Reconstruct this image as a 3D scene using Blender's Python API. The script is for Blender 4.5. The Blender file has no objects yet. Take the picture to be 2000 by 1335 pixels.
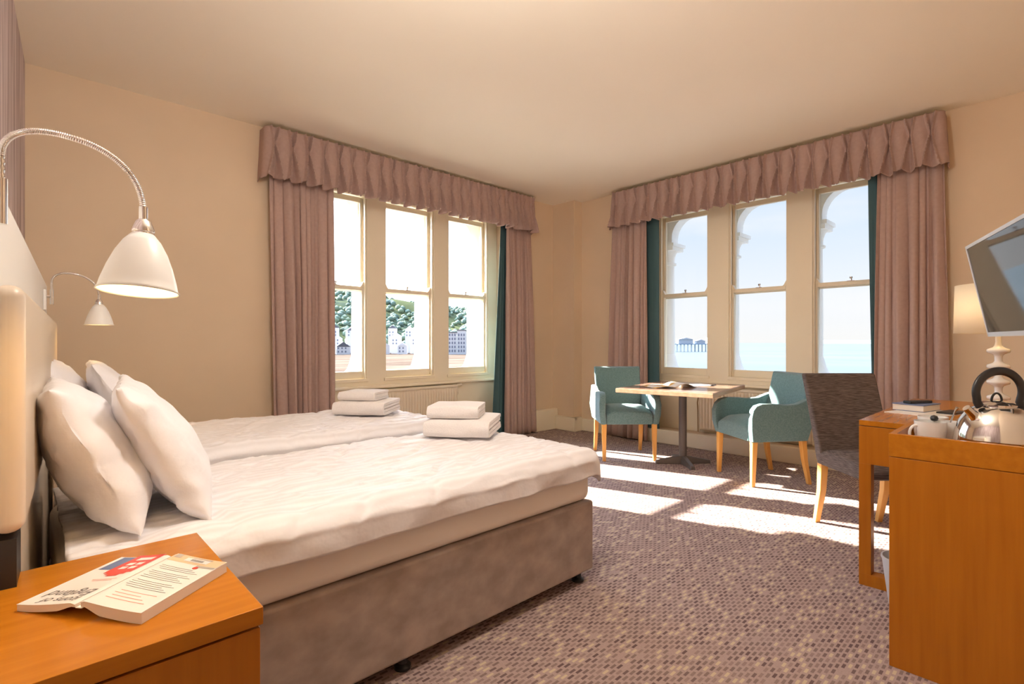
import bpy, bmesh, math, random
from mathutils import Vector, Matrix, noise
random.seed(7)
PI = math.pi
C = bpy.context.scene.collection
sc = bpy.context.scene

# ------------------------------------------------------------------ camera, world, sun, exposure
TH = math.radians(46.6)
cd = bpy.data.cameras.new('camera'); cam = bpy.data.objects.new('camera', cd); C.objects.link(cam)
cd.sensor_width = 36; cd.lens = 1006/2000*36; cd.clip_start = .02; cd.clip_end = 9000
cam.location = (0, 0, 1.15); cam.rotation_euler = (PI/2, 0, TH-PI/2)
sc.camera = cam
sc.view_settings.view_transform = 'Standard'; sc.view_settings.look = 'None'
sc.view_settings.gamma = 1; sc.view_settings.use_curve_mapping = False
sc.view_settings.exposure = 1.08
try:
    sc.cycles.max_bounces = 14; sc.cycles.diffuse_bounces = 7; sc.cycles.transparent_max_bounces = 16
    sc.cycles.sample_clamp_indirect = 6
except Exception: pass

W = bpy.data.worlds.new('world'); sc.world = W; W.use_nodes = True
n = W.node_tree.nodes; l = W.node_tree.links; n.clear()
def wn(t, **k):
    x = n.new(t)
    for a, b in k.items(): setattr(x, a, b)
    return x
tc = wn('ShaderNodeTexCoord'); sp = wn('ShaderNodeSeparateXYZ'); l.new(tc.outputs['Generated'], sp.inputs[0])
rp = wn('ShaderNodeValToRGB'); l.new(sp.outputs['Z'], rp.inputs[0])
e = rp.color_ramp.elements
e[0].position = 0.0; e[0].color = (.90, .89, .88, 1)
e[1].position = .95; e[1].color = (.42, .58, .92, 1)
for p, c in ((.07, (.86, .89, .94, 1)), (.2, (.68, .79, .94, 1)), (.4, (.55, .70, .93, 1))):
    q = e.new(p); q.color = c
ns = wn('ShaderNodeTexNoise'); ns.inputs['Scale'].default_value = 2.6; ns.inputs['Detail'].default_value = 6
mp = wn('ShaderNodeMapping'); mp.inputs['Scale'].default_value = (1, 1, 4.5); l.new(tc.outputs['Generated'], mp.inputs[0]); l.new(mp.outputs[0], ns.inputs['Vector'])
cr = wn('ShaderNodeValToRGB'); l.new(ns.outputs[0], cr.inputs[0])
cr.color_ramp.elements[0].position = .48; cr.color_ramp.elements[0].color = (0, 0, 0, 1)
cr.color_ramp.elements[1].position = .72; cr.color_ramp.elements[1].color = (.75, .75, .75, 1)
mx = wn('ShaderNodeMixRGB'); l.new(cr.outputs[0], mx.inputs[0]); l.new(rp.outputs[0], mx.inputs[1]); mx.inputs[2].default_value = (.93, .92, .93, 1)
dt = wn('ShaderNodeVectorMath', operation='DOT_PRODUCT'); l.new(tc.outputs['Generated'], dt.inputs[0])
dt.inputs[1].default_value = (-.30, .86, .42)                      # bright hazy sky around the sun
mr = wn('ShaderNodeMapRange'); l.new(dt.outputs['Value'], mr.inputs[0])
mr.inputs[1].default_value = .45; mr.inputs[2].default_value = 1; mr.inputs[3].default_value = .53; mr.inputs[4].default_value = 6.5
mz = wn('ShaderNodeMapRange'); l.new(sp.outputs['Z'], mz.inputs[0])      # unseen upper sky brightened to add daylight indoors
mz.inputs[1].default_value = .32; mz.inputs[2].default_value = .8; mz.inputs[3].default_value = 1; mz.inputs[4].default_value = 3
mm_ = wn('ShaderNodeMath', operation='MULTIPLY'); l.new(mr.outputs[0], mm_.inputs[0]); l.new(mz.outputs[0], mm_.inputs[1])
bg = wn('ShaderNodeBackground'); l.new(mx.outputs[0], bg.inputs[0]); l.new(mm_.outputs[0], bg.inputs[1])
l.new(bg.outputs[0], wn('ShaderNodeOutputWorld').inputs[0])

sd = bpy.data.lights.new('sun', 'SUN'); sun = bpy.data.objects.new('sun', sd); C.objects.link(sun)
sd.energy = 22; sd.color = (1, .91, .78); sd.angle = math.radians(.6)
AZ = math.radians(18); EL = math.radians(27.3)
sun.rotation_euler = Vector((math.sin(AZ)*math.cos(EL), -math.cos(AZ)*math.cos(EL), -math.sin(EL))).to_track_quat('-Z', 'Y').to_euler()

# ------------------------------------------------------------------ materials
MATS = {}
def mat(name, col=(.8, .8, .8), rough=.6, metal=0, fn=None, **k):
    if name in MATS: return MATS[name]
    m = bpy.data.materials.new(name); m.use_nodes = True; MATS[name] = m
    b = m.node_tree.nodes['Principled BSDF']
    b.inputs['Base Color'].default_value = (*col, 1); b.inputs['Roughness'].default_value = rough
    b.inputs['Metallic'].default_value = metal
    for a, v in k.items(): b.inputs[a.replace('_', ' ')].default_value = v
    if fn: fn(m.node_tree, b)
    return m
def coords(t, scale=(1, 1, 1), rot=(0, 0, 0)):
    c = t.nodes.new('ShaderNodeTexCoord'); m = t.nodes.new('ShaderNodeMapping')
    m.inputs['Scale'].default_value = scale; m.inputs['Rotation'].default_value = rot
    t.links.new(c.outputs['Object'], m.inputs[0]); return m.outputs[0]
def noisy(c1, c2, scale=(5, 5, 5), detail=4, lo=.35, hi=.65, bump=0, bscale=None, dist=.01):
    def f(t, b):
        v = coords(t, scale); nz = t.nodes.new('ShaderNodeTexNoise'); nz.inputs['Scale'].default_value = 1
        nz.inputs['Detail'].default_value = detail; t.links.new(v, nz.inputs['Vector'])
        r = t.nodes.new('ShaderNodeValToRGB'); t.links.new(nz.outputs[0], r.inputs[0])
        r.color_ramp.elements[0].position = lo; r.color_ramp.elements[0].color = (*c1, 1)
        r.color_ramp.elements[1].position = hi; r.color_ramp.elements[1].color = (*c2, 1)
        t.links.new(r.outputs[0], b.inputs['Base Color'])
        if bump:
            v2 = coords(t, bscale or scale); n2 = t.nodes.new('ShaderNodeTexNoise'); n2.inputs['Scale'].default_value = 1
            n2.inputs['Detail'].default_value = 5; t.links.new(v2, n2.inputs['Vector'])
            bp = t.nodes.new('ShaderNodeBump'); bp.inputs['Strength'].default_value = bump; bp.inputs['Distance'].default_value = dist
            t.links.new(n2.outputs[0], bp.inputs['Height']); t.links.new(bp.outputs[0], b.inputs['Normal'])
    return f
def carpet(t, b):
    def mth(op, a, c=None, d=None):
        x = t.nodes.new('ShaderNodeMath'); x.operation = op
        for i, v in enumerate((a, c, d)):
            if v is None: continue
            if isinstance(v, (int, float)): x.inputs[i].default_value = v
            else: t.links.new(v, x.inputs[i])
        return x.outputs[0]
    tc = t.nodes.new('ShaderNodeTexCoord'); s = t.nodes.new('ShaderNodeSeparateXYZ'); t.links.new(tc.outputs['Object'], s.inputs[0])
    yy = mth('DIVIDE', s.outputs['Y'], .0165); row = mth('FLOOR', yy); fy = mth('FRACT', yy)
    xx = mth('ADD', mth('DIVIDE', s.outputs['X'], .044), mth('MULTIPLY', row, .37)); colm = mth('FLOOR', xx); fx = mth('FRACT', xx)
    cv = t.nodes.new('ShaderNodeCombineXYZ'); t.links.new(colm, cv.inputs[0]); t.links.new(row, cv.inputs[1])
    wnz = t.nodes.new('ShaderNodeTexWhiteNoise'); wnz.noise_dimensions = '2D'; t.links.new(cv.outputs[0], wnz.inputs['Vector'])
    ax = mth('ABSOLUTE', mth('SUBTRACT', fx, .5)); ay = mth('ABSOLUTE', mth('SUBTRACT', fy, .5))
    ins = mth('MULTIPLY', mth('LESS_THAN', ax, .33), mth('LESS_THAN', ay, .30))
    dark = mth('MULTIPLY', ins, mth('MULTIPLY_ADD', mth('LESS_THAN', wnz.outputs['Value'], .80), mth('MULTIPLY_ADD', mth('FRACT', mth('MULTIPLY', wnz.outputs['Value'], 7.3)), .6, .3), 0.0))
    crm = mth('MULTIPLY', ins, mth('GREATER_THAN', wnz.outputs['Value'], .82))
    nz = t.nodes.new('ShaderNodeTexNoise'); nz.inputs['Scale'].default_value = 160; t.links.new(tc.outputs['Object'], nz.inputs['Vector'])
    m0 = t.nodes.new('ShaderNodeMixRGB'); t.links.new(nz.outputs[0], m0.inputs[0]); m0.inputs[1].default_value = (.29, .205, .19, 1); m0.inputs[2].default_value = (.42, .32, .295, 1)
    m1 = t.nodes.new('ShaderNodeMixRGB'); t.links.new(crm, m1.inputs[0]); t.links.new(m0.outputs[0], m1.inputs[1]); m1.inputs[2].default_value = (.50, .40, .28, 1)
    m2 = t.nodes.new('ShaderNodeMixRGB'); t.links.new(dark, m2.inputs[0]); t.links.new(m1.outputs[0], m2.inputs[1]); m2.inputs[2].default_value = (.085, .045, .045, 1)
    t.links.new(m2.outputs[0], b.inputs['Base Color'])
    bp = t.nodes.new('ShaderNodeBump'); bp.inputs['Strength'].default_value = .35; bp.inputs['Distance'].default_value = .003
    t.links.new(mth('SUBTRACT', nz.outputs[0], dark), bp.inputs['Height']); t.links.new(bp.outputs[0], b.inputs['Normal'])
def wood(c1, c2, sc_):
    return noisy(c1, c2, sc_, 5, .3, .7, .04, sc_, .002)
def linen(t, b):
    v = coords(t, (1, 1, 1)); w = t.nodes.new('ShaderNodeTexWave'); w.wave_type = 'BANDS'; w.bands_direction = 'Y'
    w.inputs['Scale'].default_value = 9; w.inputs['Distortion'].default_value = .6; t.links.new(v, w.inputs['Vector'])
    nz = t.nodes.new('ShaderNodeTexNoise'); nz.inputs['Scale'].default_value = 7; nz.inputs['Detail'].default_value = 4; t.links.new(v, nz.inputs['Vector'])
    r = t.nodes.new('ShaderNodeMapRange'); t.links.new(w.outputs['Fac'], r.inputs[0]); r.inputs[3].default_value = .45; r.inputs[4].default_value = .62
    t.links.new(r.outputs[0], b.inputs['Roughness'])
    mc = t.nodes.new('ShaderNodeMixRGB'); t.links.new(w.outputs['Fac'], mc.inputs[0]); mc.inputs[1].default_value = (.775, .755, .77, 1); mc.inputs[2].default_value = (.87, .86, .885, 1)
    t.links.new(mc.outputs[0], b.inputs['Base Color'])
    ad = t.nodes.new('ShaderNodeMath'); ad.operation = 'MULTIPLY_ADD'; t.links.new(w.outputs['Fac'], ad.inputs[0]); ad.inputs[1].default_value = .06; t.links.new(nz.outputs[0], ad.inputs[2])
    bp = t.nodes.new('ShaderNodeBump'); bp.inputs['Strength'].default_value = .5; bp.inputs['Distance'].default_value = .02
    t.links.new(ad.outputs[0], bp.inputs['Height']); t.links.new(bp.outputs[0], b.inputs['Normal'])
def glass_mat():
    m = bpy.data.materials.new('glass'); m.use_nodes = True; t = m.node_tree; t.nodes.clear()
    o = t.nodes.new('ShaderNodeOutputMaterial'); mx = t.nodes.new('ShaderNodeMixShader')
    tr = t.nodes.new('ShaderNodeBsdfTransparent'); tr.inputs[0].default_value = (.985, .99, .99, 1)
    g = t.nodes.new('ShaderNodeBsdfGlossy'); g.inputs['Roughness'].default_value = .0
    f = t.nodes.new('ShaderNodeFresnel'); f.inputs[0].default_value = 1.2
    t.links.new(f.outputs[0], mx.inputs[0]); t.links.new(tr.outputs[0], mx.inputs[1]); t.links.new(g.outputs[0], mx.inputs[2]); t.links.new(mx.outputs[0], o.inputs[0])
    return m
M_glass = glass_mat()
def emit(name, col, s):
    m = mat(name, col, .5); b = m.node_tree.nodes['Principled BSDF']
    b.inputs['Emission Color'].default_value = (*col, 1); b.inputs['Emission Strength'].default_value = s
    return m
M_wall = mat('wall_paint', fn=noisy((.72, .575, .41), (.76, .61, .44), (1.2, 1.2, 1.2), 3, bump=.05, bscale=(60, 60, 60), dist=.001), rough=.75)
M_ceil = mat('ceiling_paint', fn=noisy((.91, .845, .71), (.93, .865, .735), (.8, .8, .8), 3, bump=.25, bscale=(1.1, 1.1, 1.1), dist=.03), rough=.8)
M_trim = mat('cream_gloss', (.86, .775, .60), .35)
M_paper = mat('wallpaper', fn=noisy((.34, .26, .25), (.62, .52, .52), (9, 14, 1.3), 6, .35, .65), rough=.7)
M_carpet = mat('carpet', rough=.95, fn=carpet)
M_white = mat('white_paint', (.84, .83, .80), .35)
M_stone = mat('stone', (.80, .80, .79), .8)
M_drape = mat('mauve_fabric', fn=noisy((.43, .30, .26), (.46, .325, .285), (40, 40, 40), 4, bump=.1, bscale=(300, 300, 300), dist=.001), rough=.8)
M_teal_l = mat('teal_lining', (.055, .12, .135), .85)
M_linen = mat('white_linen', (.86, .83, .82), .55, fn=linen)
M_sheet = mat('mattress_cloth', (.85, .80, .75), .7)
M_pillow = mat('pillow_cotton', (.86, .84, .84), .6, fn=noisy((.84, .83, .86), (.86, .85, .88), (3, 3, 3), 3, bump=.3, bscale=(7, 4, 7), dist=.03))
M_towel = mat('towel_terry', fn=noisy((.78, .75, .74), (.86, .83, .82), (300, 300, 300), 2, bump=.5, bscale=(220, 220, 220), dist=.004), rough=.95)
M_suede = mat('grey_suede', fn=noisy((.29, .225, .195), (.41, .33, .29), (9, 9, 12), 8, .36, .66), rough=.75, Sheen_Weight=.15)
M_leather = mat('cream_leather', (.62, .52, .41), .35)
M_black = mat('black_plastic', (.02, .02, .022), .35)
M_wood = mat('orange_veneer', Specular_IOR_Level=.35, fn=wood((.40, .130, .006), (.47, .165, .010), (45, 45, 2.2)), rough=.3)
M_woodh = mat('orange_veneer_flat', Specular_IOR_Level=.3, fn=wood((.42, .145, .008), (.51, .185, .012), (2.2, 40, 40)), rough=.22)
M_beech = mat('beech', fn=wood((.72, .36, .085), (.82, .44, .12), (30, 30, 3)), rough=.35)
M_teal = mat('teal_upholstery', fn=noisy((.105, .20, .215), (.155, .265, .28), (90, 90, 90), 3, bump=.15, bscale=(250, 250, 250), dist=.001), rough=.85, Sheen_Weight=.2)
M_dark = mat('charcoal_weave', fn=noisy((.060, .044, .040), (.175, .135, .12), (22, 22, 330), 3, .36, .66, .2, (22, 22, 330), .002), rough=.85)
M_ttop = mat('walnut_laminate', fn=wood((.20, .11, .075), (.36, .23, .17), (3, 30, 30)), rough=.18)
M_tedge = mat('oak_edge', fn=wood((.42, .25, .15), (.55, .36, .24), (3, 30, 50)), rough=.4)
M_iron = mat('grey_iron', (.13, .115, .11), .45, .3)
M_chrome = mat('chrome', (.82, .80, .78), .12, 1)
M_steel = mat('polished_steel', (.80, .78, .76), .09, 1)
M_rad = mat('radiator_enamel', (.80, .71, .56), .4)
M_brass = mat('aged_brass', (.28, .15, .05), .4, .8)
M_china = mat('white_china', (.80, .79, .76), .12)
M_screen = mat('tv_screen', (.012, .012, .014), .04)
M_silver = mat('silver_bezel', (.72, .72, .73), .3, .6)
M_page = mat('paper', (.78, .70, .60), .8)
M_cover = mat('book_cover', (.80, .77, .74), .3)
M_ink = mat('ink', (.10, .09, .09), .6)
M_red = mat('red_ink', (.65, .05, .03), .35)
M_pink = mat('red_text_ink', (.70, .30, .26), .5)
M_blue = mat('blue_ink', (.12, .17, .32), .4)
M_greyp = mat('grey_print', (.42, .38, .33), .5)
M_tan = mat('tan_print', (.70, .50, .32), .5)
M_bulb = emit('bulb', (1, .66, .26), 9)
M_fill = emit('fill_glow', (1, .93, .86), 33)  # glow of the added fill globe, not a known fitting

# ------------------------------------------------------------------ mesh helpers
def bx(bm, x0, x1, y0, y1, z0, z1, mt=None):
    vs = [bm.verts.new(Vector(p) if mt is None else mt @ Vector(p)) for p in
          ((x0, y0, z0), (x1, y0, z0), (x1, y1, z0), (x0, y1, z0), (x0, y0, z1), (x1, y0, z1), (x1, y1, z1), (x0, y1, z1))]
    for f in ((0, 3, 2, 1), (4, 5, 6, 7), (0, 1, 5, 4), (1, 2, 6, 5), (2, 3, 7, 6), (3, 0, 4, 7)):
        bm.faces.new([vs[i] for i in f])
    return vs
def box(*a, mt=None):
    bm = bmesh.new(); bx(bm, *a, mt=mt); return bm
def ring_loft(bm, rings, cap=True, close=True):
    R = [[bm.verts.new(p) for p in r] for r in rings]
    k = len(R[0])
    for a, b in zip(R, R[1:]):
        for i in range(k if close else k-1):
            j = (i+1) % k
            bm.faces.new((a[i], a[j], b[j], b[i]))
    if cap and close:
        bm.faces.new(R[0][::-1]); bm.faces.new(R[-1])
    return R
def lathe(bm, prof, c=(0, 0, 0), seg=32, cap=True):
    ring_loft(bm, [[(c[0]+r*math.cos(2*PI*i/seg), c[1]+r*math.sin(2*PI*i/seg), c[2]+z) for i in range(seg)] for r, z in prof], cap)
def tube(bm, pts, r, seg=10, cap=True, sy=1.0):
    pts = [Vector(p) for p in pts]; rings = []; up = None
    for i, p in enumerate(pts):
        d = (pts[min(i+1, len(pts)-1)]-pts[max(i-1, 0)]).normalized()
        if up is None:
            up = Vector((0, 0, 1)) if abs(d.z) < .9 else Vector((1, 0, 0))
        a = d.cross(up).normalized(); b2 = a.cross(d).normalized(); up = b2
        rr = r(i/(len(pts)-1)) if callable(r) else r
        rings.append([p+a*rr*math.cos(2*PI*k/seg)+b2*rr*sy*math.sin(2*PI*k/seg) for k in range(seg)])
    ring_loft(bm, rings, cap)
def prism(bm, poly, t0, t1, axis='x'):
    def P(a, b, t): return {'x': (t, a, b), 'y': (a, t, b), 'z': (a, b, t)}[axis]
    ring_loft(bm, [[P(a, b, t0) for a, b in poly], [P(a, b, t1) for a, b in poly]])
def taper(bm, c0, s0, c1, s1):          # square section leg from c0 (size s0) to c1 (size s1)
    q = ((-1, -1), (1, -1), (1, 1), (-1, 1))
    ring_loft(bm, [[(c[0]+a*s[0]/2, c[1]+b*s[1]/2, c[2]) for a, b in q] for c, s in ((c0, s0), (c1, s1))])
def grid(bm, f, nu, nv):
    V = [[bm.verts.new(f(i/nu, j/nv)) for j in range(nv+1)] for i in range(nu+1)]
    for i in range(nu):
        for j in range(nv):
            bm.faces.new((V[i][j], V[i+1][j], V[i+1][j+1], V[i][j+1]))
    return V
def obj(name, bm, m, parent=None, smooth=False, bevel=0, seg=2, solid=0, label=None, offset=0):
    bmesh.ops.remove_doubles(bm, verts=bm.verts, dist=1e-6)
    bmesh.ops.recalc_face_normals(bm, faces=bm.faces)
    me = bpy.data.meshes.new(name); bm.to_mesh(me); bm.free()
    o = bpy.data.objects.new(name, me); C.objects.link(o)
    if m: me.materials.append(m)
    if smooth or bevel:
        for p in me.polygons: p.use_smooth = True
        me.set_sharp_from_angle(angle=math.radians(smooth if isinstance(smooth, (int, float)) and smooth > 1 else 40))
    if solid:
        q = o.modifiers.new('s', 'SOLIDIFY'); q.thickness = solid; q.offset = offset
    if bevel:
        q = o.modifiers.new('b', 'BEVEL'); q.width = bevel; q.segments = seg; q.limit_method = 'ANGLE'; q.angle_limit = math.radians(35)
        q.harden_normals = True
    if parent: o.parent = parent
    if label: o['label'] = label
    return o
def thing(name, label, cat, loc=(0, 0, 0), rz=0, group=None):
    o = bpy.data.objects.new(name, None); C.objects.link(o); o.location = loc; o.rotation_euler = (0, 0, rz)
    o.empty_display_size = .1; o['label'] = label; o['category'] = cat
    if group: o['group'] = group
    return o
def tag(o, label, cat, group=None, kind=None):
    o['label'] = label; o['category'] = cat
    if group: o['group'] = group
    if kind: o['kind'] = kind
    return o
def struct(name, bm, m, label, cat, **k):
    o = obj(name, bm, m, **k); o['kind'] = 'structure'; o['label'] = label; o['category'] = cat; return o
def dup(root, loc, rz, label):
    r = root.copy(); C.objects.link(r); r.location = loc; r.rotation_euler = (0, 0, rz); r['label'] = label
    for ch in list(root.children):
        c = ch.copy(); C.objects.link(c); c.parent = r
        for g in ch.children:
            d = g.copy(); C.objects.link(d); d.parent = c
    return r
def N3(x, y, z): return noise.noise(Vector((x, y, z)))

# ------------------------------------------------------------------ room shell
YN = 4.65; XE = 5.31; H = 2.98
RW = -math.atan(.0545)
struct('floor', box(-.6, 5.7, -1.7, 5.0, -.12, 0), M_carpet, 'mauve brown carpet with small dark and cream dashes', 'carpet')
struct('ceiling', box(-.7, 5.9, -1.8, 5.2, H, H+.12), M_ceil, 'cream painted plaster ceiling', 'ceiling')
bm = bmesh.new()
xl, xr = 1.74, 4.30
bx(bm, -.6, xl, YN, 5.0, 0, H); bx(bm, xr, 5.7, YN, 5.0, 0, H); bx(bm, xl, xr, YN, 5.0, 2.72, H)
struct('wall_north', bm, M_wall, 'beige wall with window recess behind the beds', 'wall')
bm = bmesh.new()
OPN = [(1.92, 2.534), (2.738, 3.351), (3.55, 4.16)]
bx(bm, xl, xr, 4.83, 5.0, 0, .70)
bx(bm, xl, xr, 4.83, 5.0, .70, .765)
for a, b in ((xl, 1.92), (2.534, 2.738), (3.351, 3.55), (4.16, xr)): bx(bm, a, b, 4.83, 5.0, .765, 2.65)
bx(bm, xl, xr, 4.83, 5.0, 2.65, 2.72)
struct('trim_1', bm, M_trim, 'cream window surround between the sashes beside the beds', 'window surround')
struct('trim_2', box(xl, xr, 4.775, 4.84, .675, .705), M_trim, 'cream moulded ledge under the windows beside the beds', 'ledge', bevel=.01)
yl, yr = .85, 3.33
bm = bmesh.new()
bx(bm, XE, 5.7, -.3, yl, 0, H); bx(bm, XE, 5.7, yr, YN, 0, H); bx(bm, XE, 5.7, yl, yr, 2.72, H); bx(bm, XE, 5.7, yl, yr, 0, .15)
bx(bm, 5.154, XE, 4.285, YN, 0, H)
struct('wall_east', bm, M_wall, 'beige wall with window recess behind the table', 'wall')
bm = bmesh.new()
OPE = [(2.647, 3.25), (1.83, 2.418), (1.0, 1.611)]
bx(bm, 5.49, 5.66, yl, yr, .15, .765)
for a, b in ((yl, 1.0), (1.611, 1.83), (2.418, 2.647), (3.25, yr)): bx(bm, 5.49, 5.66, a, b, .765, 2.65)
bx(bm, 5.49, 5.66, yl, yr, 2.65, 2.72)
struct('trim_3', bm, M_trim, 'cream window surround between the sashes behind the table', 'window surround')
struct('trim_4', box(5.44, 5.5, yl, yr, .675, .705), M_trim, 'cream moulded ledge under the windows behind the table', 'ledge', bevel=.01)
# west wall, 3 degrees out of square
Rw = Matrix.Translation((0, YN, 0)) @ Matrix.Rotation(RW, 4, 'Z')
struct('wall_west', box(-.2, 0, -6.6, .3, 0, H, mt=Rw), M_paper, 'mauve grey brushed wallpaper behind the beds', 'wall')
bm = bmesh.new()
bx(bm, 1.25, 5.7, -.3, -.12, 0, H); bx(bm, 1.25, 1.4, -1.75, -.3, 0, H); bx(bm, -.6, 1.4, -1.9, -1.7, 0, H)
struct('wall_south', bm, M_wall, 'beige wall behind the desk', 'wall')
# skirting
def skirt(name, x0, x1, y0, y1, h, lab):
    struct(name, box(x0, x1, y0, y1, 0, h), M_trim, lab, 'skirting', bevel=.008)
skirt('baseboard_north', 4.72, 5.154, 4.56, YN, .27, 'tall cream boxed skirting in the corner beside the curtain')
skirt('baseboard_east', 5.255, XE, -.12, 4.285, .155, 'cream skirting under the windows behind the table')
bm = bmesh.new(); bx(bm, 5.10, 5.154, 4.23, 4.56, 0, .18); bx(bm, 5.10, 5.26, 4.23, 4.285, 0, .18)
struct('baseboard_corner', bm, M_trim, 'cream skirting round the corner pilaster', 'skirting', bevel=.008)

# ------------------------------------------------------------------ sash windows
def sash_window(name, w, loc, rz, label):
    r = bpy.data.objects.new(name, None); C.objects.link(r); r.location = loc; r.rotation_euler = (0, 0, rz)
    r['kind'] = 'structure'; r['label'] = label; r['category'] = 'window'
    z0, zm, z1 = .765, 1.69, 2.65
    bm = bmesh.new()                      # frame bead
    for a in ((0, .018, -.012, .02, z0, z1), (w-.018, w, -.012, .02, z0, z1), (0, w, -.012, .02, z1-.02, z1), (-.012, w+.012, -.032, .02, z0-.02, z0+.012)): bx(bm, *a)
    obj('frame', bm, M_trim, r, bevel=.004)
    for nm, y, a, b, rb, rt in (('lower_sash', .022, z0+.012, zm+.022, .075, .036), ('upper_sash', .064, zm-.022, z1-.02, .036, .05)):
        bm = bmesh.new(); s = .034
        bx(bm, 0.004, s, y, y+.038, a, b); bx(bm, w-s, w-.004, y, y+.038, a, b)
        bx(bm, s, w-s, y, y+.038, a, a+rb); bx(bm, s, w-s, y, y+.038, b-rt, b)
        so = obj(nm, bm, M_trim, r, bevel=.005)
        obj('glass_pane', box(s-.002, w-s+.002, y+.016, y+.020, a+rb-.002, b-rt+.002), M_glass, so)
    bm = bmesh.new()
    for x, d in ((.018, 1), (w-.018, -1)):
        prism(bm, [(x, zm+.02), (x+d*.045, zm+.02), (x+d*.03, zm+.035), (x+d*.012, zm+.07), (x, zm+.075)], .012, .05, 'y')
    obj('sash_horn', bm, M_trim, r)
    bm = bmesh.new(); bx(bm, w/2-.03, w/2+.03, .02, .06, zm+.022, zm+.028); lathe(bm, [(.008, 0), (.008, .018), (.014, .022), (.012, .036), (.003, .04)], (w/2, .04, zm+.028), 12)
    obj('sash_catch', bm, M_chrome, r, smooth=True)
    return r
for i, (a, b) in enumerate(OPN):
    sash_window('window_%d' % (i+1), b-a, (a, 4.85, 0), 0, ['leftmost sash window beside the beds, partly behind the curtain', 'middle sash window beside the beds, houses and hillside beyond', 'right sash window beside the beds, next to the corner curtain'][i])
for i, (a, b) in enumerate(OPE):
    sash_window('window_%d' % (i+4), b-a, (5.51, b, 0), -PI/2, ['left sash window behind the table, pier beyond', 'middle sash window behind the table', 'right sash window behind the charcoal chair'][i])

# ------------------------------------------------------------------ stone arcade outside
def column(loc, rz, label):
    t = thing('stone_column', label, 'column', loc, rz, 'stone columns outside the windows')
    bm = bmesh.new(); lathe(bm, [(.078, 1.0), (.076, 1.5), (.072, 2.10)], seg=24); obj('shaft', bm, M_stone, t, smooth=True)
    bm = bmesh.new(); bx(bm, -.15, .15, -.15, .15, .55, .80); lathe(bm, [(.14, .80), (.145, .83), (.12, .86), (.10, .92), (.085, .98), (.078, 1.0)], seg=24)
    obj('base', bm, M_stone, t, smooth=True)
    bm = bmesh.new(); lathe(bm, [(.072, 2.10), (.098, 2.11), (.098, 2.13), (.076, 2.14), (.078, 2.20), (.095, 2.25), (.12, 2.28)], seg=24)
    bx(bm, -.13, .13, -.13, .13, 2.28, 2.325); bx(bm, -.15, .15, -.15, .15, 2.325, 2.365)
    obj('capital', bm, M_stone, t, smooth=True)
    return t
def arch_wall(name, L0, L1, cols, fixed0, fixed1, axis, lab):
    bm = bmesh.new(); R = .24; zs = 2.365; zt = 2.68
    cs = sorted(cols); edges = [(a+.09, b-.09) for a, b in zip(cs, cs[1:])]
    poly = [(L0, 3.1), (L0, zs), (edges[0][0], zs)]
    for i, (a, b) in enumerate(edges):
        if i: poly.append((a, zs))
        for k in range(9):
            t = PI-PI/2*k/8; poly.append((a+R+R*math.cos(t), zt-R+R*math.sin(t)))
        for k in range(9):
            t = PI/2-PI/2*k/8; poly.append((b-R+R*math.cos(t), zt-R+R*math.sin(t)))
        poly.append((b, zs))
    poly += [(L1, zs), (L1, 3.1)]
    prism(bm, poly, fixed0, fixed1, 'y' if axis == 'y' else 'x')
    a, b = (fixed0, fixed1)
    if axis == 'y': bx(bm, L0, L1, a, b, -.6, .55); bx(bm, L0, L1, 5.0, a, 2.9, 3.1); bx(bm, L0, L1, 5.0, b, .45, .55)
    else: bx(bm, a, b, L0, L1, -.6, .55); bx(bm, 5.66, a, L0, L1, 2.9, 3.1); bx(bm, 5.66, b, L0, L1, .45, .55)
    struct(name, bm, M_stone, lab, 'arcade')
cn = [1.85, 2.65, 3.45, 4.25]; ce = [.88, 1.71, 2.56, 3.365]
for i, x in enumerate(cn):
    column((x, 5.24, 0), 0, ['white stone column behind the far left curtain by the beds', 'white stone column seen through the leftmost window by the beds', 'white stone column seen through the middle window by the beds', 'white stone column seen through the right window by the beds'][i])
for i, y in enumerate(ce):
    column((5.9, y, 0), 0, ['white stone column behind the right curtain by the desk', 'white stone column seen through the right window behind the charcoal chair', 'white stone column seen through the middle window behind the table', 'white stone column beside the pier in the left window'][i])
arch_wall('wall_arcade_north', 1.1, 5.0, cn, 5.16, 5.32, 'y', 'white stone arches outside the windows by the beds')
arch_wall('wall_arcade_east', .1, 4.1, ce, 5.82, 5.98, 'x', 'white stone arches outside the windows by the table')

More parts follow.
